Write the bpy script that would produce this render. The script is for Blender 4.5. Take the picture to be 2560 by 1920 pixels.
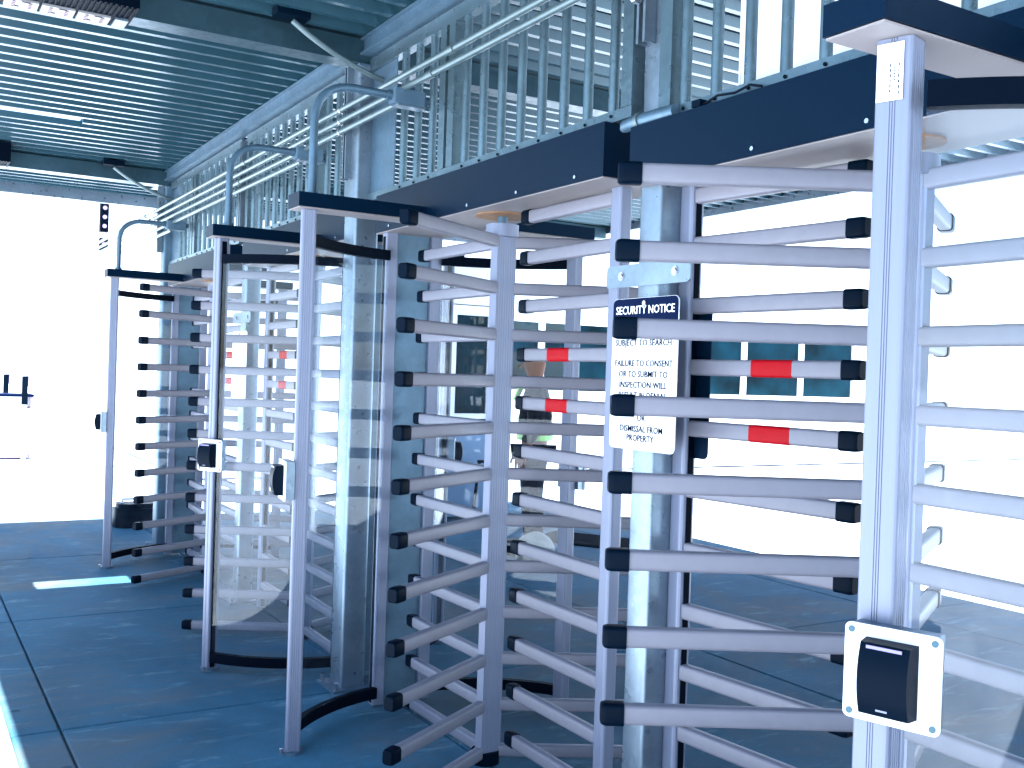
import bpy, bmesh, math, random
from mathutils import Vector, Matrix
random.seed(7)
R = math.radians
for o in list(bpy.data.objects): bpy.data.objects.remove(o)
S = bpy.context.scene
COL = S.collection

# ------------------------------------------------------------------ camera, world, sun, exposure
F_PX, YAW, PITCH, ROLL, EYE = 2557.0, R(31.2185), R(-0.47715), R(1.87028), 1.5
fw = Vector((math.sin(YAW)*math.cos(PITCH), math.cos(YAW)*math.cos(PITCH), math.sin(PITCH)))
r0 = Vector((math.cos(YAW), -math.sin(YAW), 0)); u0 = r0.cross(fw)
cr, sr = math.cos(ROLL), math.sin(ROLL)
rt = cr*r0 + sr*u0; up = -sr*r0 + cr*u0
cam_d = bpy.data.cameras.new('camera'); cam = bpy.data.objects.new('camera', cam_d); COL.objects.link(cam)
cam.matrix_world = Matrix(((rt.x, up.x, -fw.x, 0), (rt.y, up.y, -fw.y, 0), (rt.z, up.z, -fw.z, EYE), (0, 0, 0, 1)))
cam_d.sensor_width = 36.0; cam_d.lens = 36.0*F_PX/2560.0
cam_d.clip_start = 0.05; cam_d.clip_end = 3000
S.camera = cam

SUN_DIR = Vector((0.42, 0.24, -3.05)).normalized()
sun_el = math.asin(-SUN_DIR.z)
w = bpy.data.worlds.new('World'); S.world = w; w.use_nodes = True
nt = w.node_tree; nt.nodes.clear()
sky = nt.nodes.new('ShaderNodeTexSky'); sky.sky_type = 'NISHITA'; sky.sun_disc = False
sky.sun_elevation = sun_el; sky.sun_rotation = math.atan2(-SUN_DIR.x, -SUN_DIR.y)
sky.air_density = 1.0; sky.dust_density = 1.0; sky.ozone_density = 3.0
bg = nt.nodes.new('ShaderNodeBackground'); bg.inputs[1].default_value = 0.10
wo = nt.nodes.new('ShaderNodeOutputWorld')
nt.links.new(sky.outputs[0], bg.inputs[0]); nt.links.new(bg.outputs[0], wo.inputs[0])
sl = bpy.data.lights.new('sun', 'SUN'); sl.energy = 5.0; sl.angle = R(0.5); sl.color = (1.0, 0.97, 0.93)
so = bpy.data.objects.new('sun', sl); COL.objects.link(so)
so.rotation_euler = SUN_DIR.to_track_quat('-Z', 'Y').to_euler()
S.view_settings.view_transform = 'Standard'; S.view_settings.look = 'None'
S.view_settings.exposure = 2.8; S.view_settings.gamma = 1.0; S.view_settings.use_curve_mapping = False
S.render.resolution_x = 1024; S.render.resolution_y = 768
S.cycles.max_bounces = 10; S.cycles.transparent_max_bounces = 16

# ------------------------------------------------------------------ materials
def mat(name, col, rough=0.5, metal=0.0, noise=0.0, nscale=8.0, bump=0.0, bscale=60.0, spec=0.5, rnoise=0.0, stretch=None, tint=None):
    m = bpy.data.materials.new(name); m.use_nodes = True
    t = m.node_tree; b = t.nodes['Principled BSDF']
    b.inputs['Base Color'].default_value = (*col, 1); b.inputs['Roughness'].default_value = rough
    b.inputs['Metallic'].default_value = metal; b.inputs['Specular IOR Level'].default_value = spec
    if tint: b.inputs['Specular Tint'].default_value = (*tint, 1)
    tc = t.nodes.new('ShaderNodeTexCoord'); src = tc.outputs['Object']
    if stretch:
        mp = t.nodes.new('ShaderNodeMapping'); mp.inputs['Scale'].default_value = stretch
        t.links.new(src, mp.inputs[0]); src = mp.outputs[0]
    if noise or rnoise:
        n = t.nodes.new('ShaderNodeTexNoise'); n.inputs['Scale'].default_value = nscale; n.inputs['Detail'].default_value = 6
        t.links.new(src, n.inputs['Vector'])
    if noise:
        mr = t.nodes.new('ShaderNodeMapRange'); mr.inputs[1].default_value = 0.25; mr.inputs[2].default_value = 0.75
        mr.inputs[3].default_value = 1-noise; mr.inputs[4].default_value = 1+noise
        t.links.new(n.outputs['Fac'], mr.inputs[0])
        mx = t.nodes.new('ShaderNodeVectorMath'); mx.operation = 'SCALE'; mx.inputs[0].default_value = col
        t.links.new(mr.outputs[0], mx.inputs['Scale']); t.links.new(mx.outputs[0], b.inputs['Base Color'])
    if rnoise:
        m2 = t.nodes.new('ShaderNodeMapRange'); m2.inputs[3].default_value = rough-rnoise; m2.inputs[4].default_value = rough+rnoise
        t.links.new(n.outputs['Fac'], m2.inputs[0]); t.links.new(m2.outputs[0], b.inputs['Roughness'])
    if bump:
        n2 = t.nodes.new('ShaderNodeTexNoise'); n2.inputs['Scale'].default_value = bscale; n2.inputs['Detail'].default_value = 4
        t.links.new(src, n2.inputs['Vector'])
        bp = t.nodes.new('ShaderNodeBump'); bp.inputs['Strength'].default_value = bump; bp.inputs['Distance'].default_value = 0.002
        t.links.new(n2.outputs['Fac'], bp.inputs['Height']); t.links.new(bp.outputs[0], b.inputs['Normal'])
    return m

def galv(name, col, rough=0.4, metal=0.7, scale=45):
    """galvanised steel: crystal spangle in tone and gloss plus cloudy dull patches"""
    m = mat(name, col, rough, metal)
    t = m.node_tree; b = t.nodes['Principled BSDF']; tc = [n for n in t.nodes if n.type == 'TEX_COORD'][0]
    v = t.nodes.new('ShaderNodeTexVoronoi'); v.inputs['Scale'].default_value = scale
    t.links.new(tc.outputs['Object'], v.inputs['Vector'])
    n = t.nodes.new('ShaderNodeTexNoise'); n.inputs['Scale'].default_value = 5; n.inputs['Detail'].default_value = 8
    t.links.new(tc.outputs['Object'], n.inputs['Vector'])
    sp = t.nodes.new('ShaderNodeSeparateColor'); t.links.new(v.outputs['Color'], sp.inputs[0])
    ad = t.nodes.new('ShaderNodeMath'); ad.operation = 'MULTIPLY_ADD'; ad.inputs[1].default_value = 0.14
    t.links.new(sp.outputs[0], ad.inputs[0]); t.links.new(n.outputs['Fac'], ad.inputs[2])
    mr = t.nodes.new('ShaderNodeMapRange'); mr.inputs[1].default_value = 0.3; mr.inputs[2].default_value = 0.85
    mr.inputs[3].default_value = 0.8; mr.inputs[4].default_value = 1.2
    t.links.new(ad.outputs[0], mr.inputs[0])
    mx = t.nodes.new('ShaderNodeVectorMath'); mx.operation = 'SCALE'; mx.inputs[0].default_value = col
    t.links.new(mr.outputs[0], mx.inputs['Scale']); t.links.new(mx.outputs[0], b.inputs['Base Color'])
    m2 = t.nodes.new('ShaderNodeMapRange'); m2.inputs[3].default_value = rough-0.03; m2.inputs[4].default_value = rough+0.07
    t.links.new(sp.outputs[1], m2.inputs[0]); t.links.new(m2.outputs[0], b.inputs['Roughness'])
    return m

M = {}
M['alu'] = mat('anodised_aluminium', (0.155, 0.172, 0.235), 0.42, 0.25, noise=0.05, nscale=3, stretch=(40, 40, 1.2), rnoise=0.08)
M['arm'] = mat('satin_aluminium_arm', (0.158, 0.152, 0.182), 0.5, 0.05, noise=0.05, nscale=30, bump=0.05, bscale=300)
M['cap'] = mat('dark_plastic', (0.0008, 0.0045, 0.011), 0.4, spec=0.03)
M['black'] = mat('black_rubber', (0.0004, 0.0025, 0.007), 0.5, spec=0.025)
M['navy'] = mat('navy_powder_coat', (0.0008, 0.0055, 0.0145), 0.45, noise=0.15, nscale=120, bump=0.08, bscale=500, spec=0.12, tint=(0.15, 0.5, 1.0))
M['soffit'] = mat('pale_sheet_metal', (0.20, 0.175, 0.175), 0.5, 0.0, noise=0.06, nscale=6)
M['galv'] = galv('galvanised_steel', (0.07, 0.125, 0.175), 0.40, 0.5)
M['galv_pole'] = galv('galvanised_tube', (0.17, 0.22, 0.27), 0.30, 0.7, 60)
M['picket'] = galv('galvanised_picket', (0.10, 0.155, 0.185), 0.30, 0.75, 70)
M['conduit'] = mat('conduit_steel', (0.09, 0.13, 0.14), 0.36, 0.5, noise=0.12, nscale=25)
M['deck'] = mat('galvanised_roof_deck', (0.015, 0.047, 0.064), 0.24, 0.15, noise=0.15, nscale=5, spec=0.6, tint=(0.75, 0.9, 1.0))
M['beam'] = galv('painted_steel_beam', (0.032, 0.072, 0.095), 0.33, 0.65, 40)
M['red'] = mat('red_reflective_tape', (0.33, 0.0015, 0.006), 0.5, spec=0.1, noise=0.06, nscale=40)
M['white'] = mat('white_paint', (0.80, 0.80, 0.82), 0.4, noise=0.03, nscale=3)
M['sign_blue'] = mat('navy_print', (0.001, 0.006, 0.03), 0.5, spec=0.03)
M['ink'] = mat('dark_blue_ink', (0.006, 0.009, 0.025), 0.6, spec=0.02)
M['chrome'] = mat('bolt_metal', (0.4, 0.42, 0.46), 0.25, 0.9)
M['bearing'] = mat('worn_bearing_plate', (0.22, 0.11, 0.05), 0.6, 0.1, noise=0.3, nscale=30)
M['led'] = mat('lamp_module_white', (0.2, 0.19, 0.195), 0.35)
M['led_dot'] = mat('lamp_lens_pink', (0.10, 0.03, 0.05), 0.3)
M['lilac'] = mat('lilac_indicator', (0.2, 0.17, 0.38), 0.3)
M['window'] = mat('painted_reflection_glazing', (0.0015, 0.017, 0.027), 0.25, spec=0.04, noise=0.85, nscale=1.6)  # strong mottling in the base colour stands in for reflections on the panes
M['skin'] = mat('skin', (0.16, 0.06, 0.045), 0.5, spec=0.04)
M['cloth'] = mat('dark_cloth', (0.0012, 0.003, 0.008), 0.85, spec=0.04, noise=0.2, nscale=60)
M['trouser'] = mat('striped_trousers', (0.006, 0.009, 0.016), 0.85, spec=0.04, noise=0.5, nscale=10, stretch=(12, 12, .3))
M['lime'] = mat('lime_reflective', (0.15, 0.45, 0.03), 0.5)
M['hair'] = mat('dark_hair', (0.01, 0.01, 0.012), 0.6, spec=0.04)
M['stone'] = mat('pale_stone', (0.42, 0.38, 0.33), 0.85, noise=0.3, nscale=9, bump=0.3, bscale=20)
M['mat'] = mat('dark_floor_mat', (0.004, 0.009, 0.016), 0.8, spec=0.04, noise=0.3, nscale=80)
M['pale_blue'] = mat('pale_blue_panel', (0.12, 0.22, 0.36), 0.5, noise=0.05, nscale=5)
M['purple'] = mat('lilac_enamel', (0.30, 0.22, 0.42), 0.4)

# white twin-wall sheet: lets light through
m = mat('translucent_white_sheet', (0.85, 0.85, 0.87), 0.6); M['sheet'] = m
t = m.node_tree; b = t.nodes['Principled BSDF']
tr = t.nodes.new('ShaderNodeBsdfTranslucent'); tr.inputs[0].default_value = (0.85, 0.86, 0.9, 1)
mx = t.nodes.new('ShaderNodeMixShader'); mx.inputs[0].default_value = 0.55
t.links.new(b.outputs[0], mx.inputs[1]); t.links.new(tr.outputs[0], mx.inputs[2])
t.links.new(mx.outputs[0], t.nodes['Material Output'].inputs[0])

# polycarbonate: clear sheet with fresnel gloss and a little grime
m = bpy.data.materials.new('clear_polycarbonate'); m.use_nodes = True; M['glass'] = m
t = m.node_tree; t.nodes.clear()
out = t.nodes.new('ShaderNodeOutputMaterial')
tp = t.nodes.new('ShaderNodeBsdfTransparent'); tp.inputs[0].default_value = (0.93, 0.96, 0.98, 1)
gl = t.nodes.new('ShaderNodeBsdfGlossy'); gl.inputs['Roughness'].default_value = 0.03
fr = t.nodes.new('ShaderNodeLayerWeight'); fr.inputs[0].default_value = 0.5
pw = t.nodes.new('ShaderNodeMath'); pw.operation = 'POWER'; pw.inputs[1].default_value = 5.0
mu = t.nodes.new('ShaderNodeMath'); mu.operation = 'MULTIPLY_ADD'; mu.inputs[1].default_value = 0.5; mu.inputs[2].default_value = 0.022
t.links.new(fr.outputs['Facing'], pw.inputs[0]); t.links.new(pw.outputs[0], mu.inputs[0])
m1 = t.nodes.new('ShaderNodeMixShader'); t.links.new(mu.outputs[0], m1.inputs[0])
t.links.new(tp.outputs[0], m1.inputs[1]); t.links.new(gl.outputs[0], m1.inputs[2])
df = t.nodes.new('ShaderNodeBsdfDiffuse'); df.inputs[0].default_value = (0.35, 0.40, 0.48, 1)
tc = t.nodes.new('ShaderNodeTexCoord'); n = t.nodes.new('ShaderNodeTexNoise'); n.inputs['Scale'].default_value = 3; n.inputs['Detail'].default_value = 6
t.links.new(tc.outputs['Object'], n.inputs['Vector'])
mr = t.nodes.new('ShaderNodeMapRange'); mr.inputs[1].default_value = 0.35; mr.inputs[2].default_value = 0.75; mr.inputs[3].default_value = 0.0; mr.inputs[4].default_value = 0.03
t.links.new(n.outputs['Fac'], mr.inputs[0])
m2 = t.nodes.new('ShaderNodeMixShader'); t.links.new(mr.outputs[0], m2.inputs[0])
t.links.new(m1.outputs[0], m2.inputs[1]); t.links.new(df.outputs[0], m2.inputs[2]); t.links.new(m2.outputs[0], out.inputs[0])

# concrete
def concrete(name, base, worn=(2.9, 0.98, 0.62), scuff=(4.0, 2.3, 1.8)):
    m = bpy.data.materials.new(name); m.use_nodes = True
    t = m.node_tree; b = t.nodes['Principled BSDF']
    tc = t.nodes.new('ShaderNodeTexCoord'); g = t.nodes.new('ShaderNodeNewGeometry')
    def noise(sc, det, rough=0.55, dist=0.0):
        n = t.nodes.new('ShaderNodeTexNoise'); n.inputs['Scale'].default_value = sc; n.inputs['Detail'].default_value = det
        n.inputs['Roughness'].default_value = rough; n.inputs['Distortion'].default_value = dist
        t.links.new(g.outputs['Position'], n.inputs['Vector']); return n
    a = noise(0.9, 8, 0.6, 0.6); c = noise(14, 8, 0.65); f = noise(160, 3)
    def mr(n, lo, hi, a0=0.3, a1=0.7):
        k = t.nodes.new('ShaderNodeMapRange'); k.inputs[1].default_value = a0; k.inputs[2].default_value = a1
        k.inputs[3].default_value = lo; k.inputs[4].default_value = hi; t.links.new(n.outputs['Fac'], k.inputs[0]); return k
    x = mr(a, 0.68, 1.28); y = mr(c, 0.84, 1.14); z = mr(f, 0.82, 1.18)
    p = t.nodes.new('ShaderNodeMath'); p.operation = 'MULTIPLY'; t.links.new(x.outputs[0], p.inputs[0]); t.links.new(y.outputs[0], p.inputs[1])
    q = t.nodes.new('ShaderNodeMath'); q.operation = 'MULTIPLY'; t.links.new(p.outputs[0], q.inputs[0]); t.links.new(z.outputs[0], q.inputs[1])
    oi = t.nodes.new('ShaderNodeObjectInfo'); k = t.nodes.new('ShaderNodeMapRange'); k.inputs[3].default_value = 0.93; k.inputs[4].default_value = 1.07
    t.links.new(oi.outputs['Random'], k.inputs[0])
    q2 = t.nodes.new('ShaderNodeMath'); q2.operation = 'MULTIPLY'; t.links.new(q.outputs[0], q2.inputs[0]); t.links.new(k.outputs[0], q2.inputs[1])
    s = t.nodes.new('ShaderNodeVectorMath'); s.operation = 'SCALE'; s.inputs[0].default_value = base
    t.links.new(q2.outputs[0], s.inputs['Scale'])
    # brownish worn patches, pale scuffs and small dark spots
    def mixc(prev, fac, col):
        x = t.nodes.new('ShaderNodeMix'); x.data_type = 'RGBA'; t.links.new(fac.outputs[0], x.inputs[0])
        t.links.new(prev, x.inputs[6]); x.inputs[7].default_value = (*col, 1); return x.outputs[2]
    wv = noise(0.55, 7, 0.62, 1.2); k1 = mr(wv, 0.0, 0.75, 0.47, 0.64)
    cur = mixc(s.outputs[0], k1, tuple(a*b for a, b in zip(base, worn)))
    mp = t.nodes.new('ShaderNodeMapping'); mp.inputs['Scale'].default_value = (1.0, 3.2, 1); mp.inputs['Rotation'].default_value = (0, 0, 0.5)
    t.links.new(g.outputs['Position'], mp.inputs[0])
    sc = noise(2.6, 9, 0.72, 0.8); t.links.new(mp.outputs[0], sc.inputs['Vector']); k2 = mr(sc, 0.0, 0.6, 0.56, 0.68)
    cur = mixc(cur, k2, tuple(min(a*b, .8) for a, b in zip(base, scuff)))
    vo = t.nodes.new('ShaderNodeTexVoronoi'); vo.inputs['Scale'].default_value = 2.3; t.links.new(g.outputs['Position'], vo.inputs['Vector'])
    k3 = t.nodes.new('ShaderNodeMapRange'); k3.inputs[1].default_value = 0.035; k3.inputs[2].default_value = 0.055; k3.inputs[3].default_value = 0.75; k3.inputs[4].default_value = 0.0
    t.links.new(vo.outputs['Distance'], k3.inputs[0])
    cur = mixc(cur, k3, tuple(a*0.3 for a in base))
    t.links.new(cur, b.inputs['Base Color'])
    r = mr(c, 0.58, 0.85); t.links.new(r.outputs[0], b.inputs['Roughness'])
    bp = t.nodes.new('ShaderNodeBump'); bp.inputs['Strength'].default_value = 0.12; bp.inputs['Distance'].default_value = 0.003
    t.links.new(c.outputs['Fac'], bp.inputs['Height']); t.links.new(bp.outputs[0], b.inputs['Normal'])
    b.inputs['Specular IOR Level'].default_value = 0.10; b.inputs['Specular Tint'].default_value = (0.35, 0.68, 1.0, 1)
    return m
M['shade_slab'] = concrete('shade_toned_slab', (0.036, 0.108, 0.158))  # shaded copy of the concrete: canopy shade is put into its dark blue
M['ground'] = concrete('sun_toned_concrete', (0.50, 0.58, 0.66), (0.95, 0.92, 0.88), (1.1, 1.1, 1.08))  # sunlit copy of the same concrete: full sun is put into its pale tone

# ------------------------------------------------------------------ mesh helpers
class MB:
    def __init__(s): s.v = []; s.f = []; s.mi = []
    def add(s, vs, fs, T=None, m=0):
        o = len(s.v)
        s.v += [tuple((T @ Vector(p)) if T else p) for p in vs]
        s.f += [tuple(i+o for i in f) for f in fs]; s.mi += [m]*len(fs); return s
    def box(s, x0, x1, y0, y1, z0, z1, T=None, m=0, bev=0.0):
        if bev <= 0:
            vs = [(x0,y0,z0),(x1,y0,z0),(x1,y1,z0),(x0,y1,z0),(x0,y0,z1),(x1,y0,z1),(x1,y1,z1),(x0,y1,z1)]
            return s.add(vs, [(0,3,2,1),(4,5,6,7),(0,1,5,4),(1,2,6,5),(2,3,7,6),(3,0,4,7)], T, m)
        b = bev   # vertical edges rounded
        pr = []
        for cx, cy, a0 in ((x1-b,y1-b,0),(x0+b,y1-b,90),(x0+b,y0+b,180),(x1-b,y0+b,270)):
            for k in range(4):
                a = R(a0+30*k); pr.append((cx+b*math.cos(a), cy+b*math.sin(a)))
        return s.prism(pr, z0, z1, T, m)
    def prism(s, pr, z0, z1, T=None, m=0):
        n = len(pr)
        vs = [(x,y,z0) for x,y in pr]+[(x,y,z1) for x,y in pr]
        fs = [(i,(i+1)%n,n+(i+1)%n,n+i) for i in range(n)]+[tuple(range(n-1,-1,-1)), tuple(range(n,2*n))]
        return s.add(vs, fs, T, m)
    def tube(s, pts, r, n=8, caps=True, m=0):
        pts = [Vector(p) for p in pts]; rings = []
        rr = r if isinstance(r, (list, tuple)) else [r]*len(pts)
        prev = None
        for i, p in enumerate(pts):
            d = (pts[min(i+1,len(pts)-1)]-pts[max(i-1,0)]).normalized()
            if prev is None:
                a = d.orthogonal().normalized()
            else:
                a = (prev - d*prev.dot(d)).normalized()
            prev = a; bb = d.cross(a)
            rings.append([p + rr[i]*(math.cos(2*math.pi*k/n)*a + math.sin(2*math.pi*k/n)*bb) for k in range(n)])
        o = len(s.v)
        for rg in rings: s.v += [tuple(q) for q in rg]
        for i in range(len(rings)-1):
            for k in range(n):
                s.f.append((o+i*n+k, o+i*n+(k+1)%n, o+(i+1)*n+(k+1)%n, o+(i+1)*n+k)); s.mi.append(m)
        if caps:
            s.f.append(tuple(o+k for k in range(n-1,-1,-1))); s.f.append(tuple(o+(len(rings)-1)*n+k for k in range(n))); s.mi += [m, m]
        return s
    def mesh(s, name, mats, smooth=False):
        me = bpy.data.meshes.new(name); me.from_pydata(s.v, [], s.f)
        for mm in (mats if isinstance(mats, (list, tuple)) else [mats]): me.materials.append(mm)
        me.polygons.foreach_set('material_index', s.mi)
        if smooth:
            me.polygons.foreach_set('use_smooth', [True]*len(me.polygons))
            me.set_sharp_from_angle(angle=R(38))
        me.update(); return me

def obj(name, mb, mats, parent=None, smooth=False, loc=None, rz=None):
    me = mb if isinstance(mb, bpy.types.Mesh) else mb.mesh(name, mats, smooth)
    o = bpy.data.objects.new(name, me); COL.objects.link(o)
    if parent: o.parent = parent
    if loc is not None: o.location = loc
    if rz is not None: o.rotation_euler = (0, 0, rz)
    return o
def tag(o, label, cat, group=None):
    o['label'] = label; o['category'] = cat
    if group: o['group'] = group
    return o
def thing(name, label, cat, loc=(0,0,0), rz=0, group=None):
    o = bpy.data.objects.new(name, None); COL.objects.link(o); o.location = loc; o.rotation_euler = (0,0,rz)
    o.empty_display_size = 0.1
    return tag(o, label, cat, group)
def kind(o, k): o['kind'] = k; return o
def copy_tree(o, parent=None):
    c = o.copy(); COL.objects.link(c)
    if parent: c.parent = parent
    for ch in list(o.children): copy_tree(ch, c)
    return c
def bez(pts, rad, n=6):
    """polyline with rounded corners"""
    P = [Vector(p) for p in pts]; out = [P[0]]
    for i in range(1, len(P)-1):
        a = (P[i-1]-P[i]).normalized(); c = (P[i+1]-P[i]).normalized()
        s0 = P[i]+a*rad; s1 = P[i]+c*rad
        for k in range(n+1):
            q = k/n; out.append((1-q)**2*s0 + 2*q*(1-q)*P[i] + q*q*s1)
    out.append(P[-1]); return out

# ------------------------------------------------------------------ ground
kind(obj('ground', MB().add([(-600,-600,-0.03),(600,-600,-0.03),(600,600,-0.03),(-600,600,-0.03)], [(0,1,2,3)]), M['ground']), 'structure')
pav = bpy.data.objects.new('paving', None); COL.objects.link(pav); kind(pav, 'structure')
xs = [0.435, 0.62, 2.0, 3.9, 5.78, 6.62]  # shade-toned slabs stop close to the roof's shadow edge
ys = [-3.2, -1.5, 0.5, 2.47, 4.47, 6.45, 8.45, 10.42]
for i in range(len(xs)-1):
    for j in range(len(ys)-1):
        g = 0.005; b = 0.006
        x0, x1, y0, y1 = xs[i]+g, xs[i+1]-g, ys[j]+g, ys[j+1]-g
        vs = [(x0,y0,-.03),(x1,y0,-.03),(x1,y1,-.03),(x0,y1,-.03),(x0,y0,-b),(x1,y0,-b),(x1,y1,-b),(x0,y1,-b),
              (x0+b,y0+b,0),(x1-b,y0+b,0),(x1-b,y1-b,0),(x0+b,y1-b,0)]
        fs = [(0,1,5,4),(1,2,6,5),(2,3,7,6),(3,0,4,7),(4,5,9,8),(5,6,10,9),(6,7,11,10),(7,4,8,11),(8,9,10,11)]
        obj('shade_toned_slab', MB().add(vs, fs), M['shade_slab'], pav)

# ------------------------------------------------------------------ roof
XW, XE, YN, YF = 0.09, 6.25, -3.0, 10.05
ZD = 3.05
roof = thing('canopy_roof', 'corrugated galvanised steel canopy roof on beams above the turnstile row', 'roof')
p = 0.1524; h = 0.038
nsheet = 0
y = YN
while y < YF-0.05:
    mb = MB(); prof = []
    k = 0
    while k < 6 and y + k*p < YF-0.02:
        yy = y + k*p
        prof += [(yy, h), (yy+0.086, h), (yy+0.103, 0), (yy+0.1354, 0)]; k += 1
    prof.append((y+k*p-0.0005, h))
    n = len(prof); tt = 0.0012
    XS = [XW, 0.42, 1.02, 2.1, 3.5, 4.9, XE]; segs = len(XS)-1
    vs = []; fs = []; gap = y < 7.18 < y+6*p; kg = int((7.18-y)/p)
    for q in range(segs+1):
        x = XS[q]
        vs += [(x, a, ZD+z) for a, z in prof]
    for q in range(segs):
        for i in range(n-1):
            if gap and q == 1 and 4*kg <= i <= 4*kg+4: continue
            fs.append((q*n+i, q*n+i+1, (q+1)*n+i+1, (q+1)*n+i))
    o2 = len(vs)
    vs += [(x, a, z+0.02) for x, a, z in [(XW, prof[0][0], ZD+h), (XE, prof[0][0], ZD+h), (XE, prof[-1][0], ZD+h), (XW, prof[-1][0], ZD+h)]]
    if gap: vs = vs[:o2]
    else: fs.append((o2, o2+1, o2+2, o2+3))
    mb.add(vs, fs)
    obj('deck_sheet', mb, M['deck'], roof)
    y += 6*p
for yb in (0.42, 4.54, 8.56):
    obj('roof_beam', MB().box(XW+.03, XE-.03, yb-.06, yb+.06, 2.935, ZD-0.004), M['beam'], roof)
obj('eave_channel', MB().box(XW-.02, XE+.02, YF, YF+.06, 2.97, 3.13), M['galv_pole'], roof)
obj('eave_channel', MB().box(XW-.045, XW+.004, YN, YF, 2.99, 3.13), M['galv_pole'], roof)
obj('eave_channel', MB().box(XE-.004, XE+.045, YN, YF, 2.99, 3.13), M['galv_pole'], roof)
fa = MB()
fa.box(1.848, 1.852, 0.3, 9.0, 2.980, 3.040); fa.box(1.828, 1.90, 0.3, 9.0, 2.970, 2.9795); fa.box(1.828, 1.90, 0.3, 9.0, 3.0405, 3.046)
obj('fascia_channel', fa, M['galv'], roof)

# columns
def column(label, x0, x1, y0, y1, ztop, m):
    c = thing('steel_column', label, 'column', ((x0+x1)/2, (y0+y1)/2, 0), 0, 'galvanised columns in the turnstile row')
    a, b2 = (x1-x0)/2, (y1-y0)/2
    obj('shaft', MB().box(-a, a, -b2, b2, 0.012, ztop, bev=0.012), m, c, True)
    obj('base_plate', MB().box(-a-.05, a+.05, -b2-.04, b2+.04, 0, 0.012), M['galv'], c)
    for sx, sy in ((-1,-1), (1,-1), (1,1), (-1,1)):
        obj('anchor_bolt', MB().tube([(sx*(a+.03), sy*(b2+.02), .012), (sx*(a+.03), sy*(b2+.02), .045)], .010, 6), M['chrome'], c)
    obj('cap_plate', MB().box(-a-.004, a+.004, -b2-.004, b2+.004, ztop, ztop+0.01), M['galv'], c)
    return c
column('galvanised square column carrying the security notice sign', 1.90, 2.0, 2.335, 2.435, 2.94, M['galv_pole'])
column('thick galvanised column between the second and third turnstiles', 1.826, 1.946, 4.47, 4.61, 2.92, M['galv_pole'])
column('galvanised column behind the blank white sign', 1.90, 2.0, 6.42, 6.52, 2.94, M['galv_pole'])
column('farthest galvanised column beside the last turnstile', 1.84, 1.97, 8.48, 8.62, 2.92, M['galv'])

# ------------------------------------------------------------------ turnstiles
ARM_R = 0.675
ZARM = [2.012-0.1785*i for i in range(12)]
ZBAR = [2.083] + [1.935-0.1785*i for i in range(11)]
def ovalx(w, hgt, bv, n=3):
    pr = []
    for cx, cy, a0 in ((w-bv,hgt-bv,0),(-w+bv,hgt-bv,90),(-w+bv,-hgt+bv,180),(w-bv,-hgt+bv,270)):
        for k in range(n+1):
            a = R(a0+90*k/n); pr.append((cx+bv*math.cos(a), cy+bv*math.sin(a)))
    return pr
def bar_mesh(name, x0, x1, w, hh, bv, m, endbev=0.0):
    mb = MB(); secs = [(x0, 1.0)]
    if endbev: secs += [(x1-endbev, 1.0), (x1-endbev*0.3, 0.93), (x1, 0.80)]
    else: secs += [(x1, 1.0)]
    pr = ovalx(w, hh, bv); n = len(pr); vs = []; fs = []
    for x, s in secs: vs += [(x, a*s, b*s) for a, b in pr]
    for i in range(len(secs)-1):
        for k in range(n): fs.append((i*n+k, i*n+(k+1)%n, (i+1)*n+(k+1)%n, (i+1)*n+k))
    fs += [tuple(range(n-1,-1,-1)), tuple((len(secs)-1)*n+k for k in range(n))]
    mb.add(vs, fs); return mb.mesh(name, m, True)
CAPL = 0.052
me_arm = bar_mesh('rotor_arm', 0.050, ARM_R-CAPL, 0.0175, 0.0235, 0.009, M['arm'])
me_cap = bar_mesh('end_cap', ARM_R-CAPL-0.001, ARM_R, 0.0215, 0.026, 0.010, M['cap'], 0.012)
BL = 0.59
me_bar = bar_mesh('barrier_arm', 0.022, BL-CAPL, 0.0175, 0.0235, 0.009, M['arm'])
me_bcap = bar_mesh('end_cap', BL-CAPL-0.001, BL, 0.0215, 0.026, 0.010, M['cap'], 0.012)
me_band = bar_mesh('red_band', 0.25, 0.385, 0.0181, 0.0241, 0.0095, M['red'])

def column_profile():
    hw, ri = 0.0425, 0.040
    Rv = math.hypot(hw, ri); d = math.degrees(math.atan2(hw, ri)); pr = []
    for k in range(3):
        a = 60+120*k
        pr += [(Rv*math.cos(R(a-d)), Rv*math.sin(R(a-d))), (Rv*math.cos(R(a+d)), Rv*math.sin(R(a+d)))]
    return pr
def rotor_body():
    mb = MB(); pr = column_profile(); n = len(pr); q = []
    for i in range(n):                                     # fine extruded ridges on the three broad faces
        a = Vector(pr[i]); c = Vector(pr[(i+1) % n]); q.append(tuple(a))
        if i % 2 == 0:
            nn = Vector((c.y-a.y, a.x-c.x)).normalized()
            for k in range(1, 16):
                pt = a.lerp(c, k/16) - nn*(0.0012 if k % 2 else 0)
                q.append(tuple(pt))
    return mb.prism(q, 0.05, 2.03)
me_body = rotor_body().mesh('rotor_column', M['alu'])
sm = MB()
for k in range(3):
    T = Matrix.Rotation(R(120*k), 4, 'Z'); sm.box(0.0535, 0.0562, -0.0125, 0.0125, 0.055, 2.028, T)
me_slot = sm.mesh('slot_strip', M['black'])
def disc(r, z0, z1, n=24):
    return MB().prism([(r*math.cos(2*math.pi*k/n), r*math.sin(2*math.pi*k/n)) for k in range(n)], z0, z1)
me_collar = disc(0.064, 2.03, 2.078).mesh('rotor_collar', M['alu'], True)
me_shaft = disc(0.02, 2.078, 2.125, 12).mesh('rotor_shaft', M['galv'], True)
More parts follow.
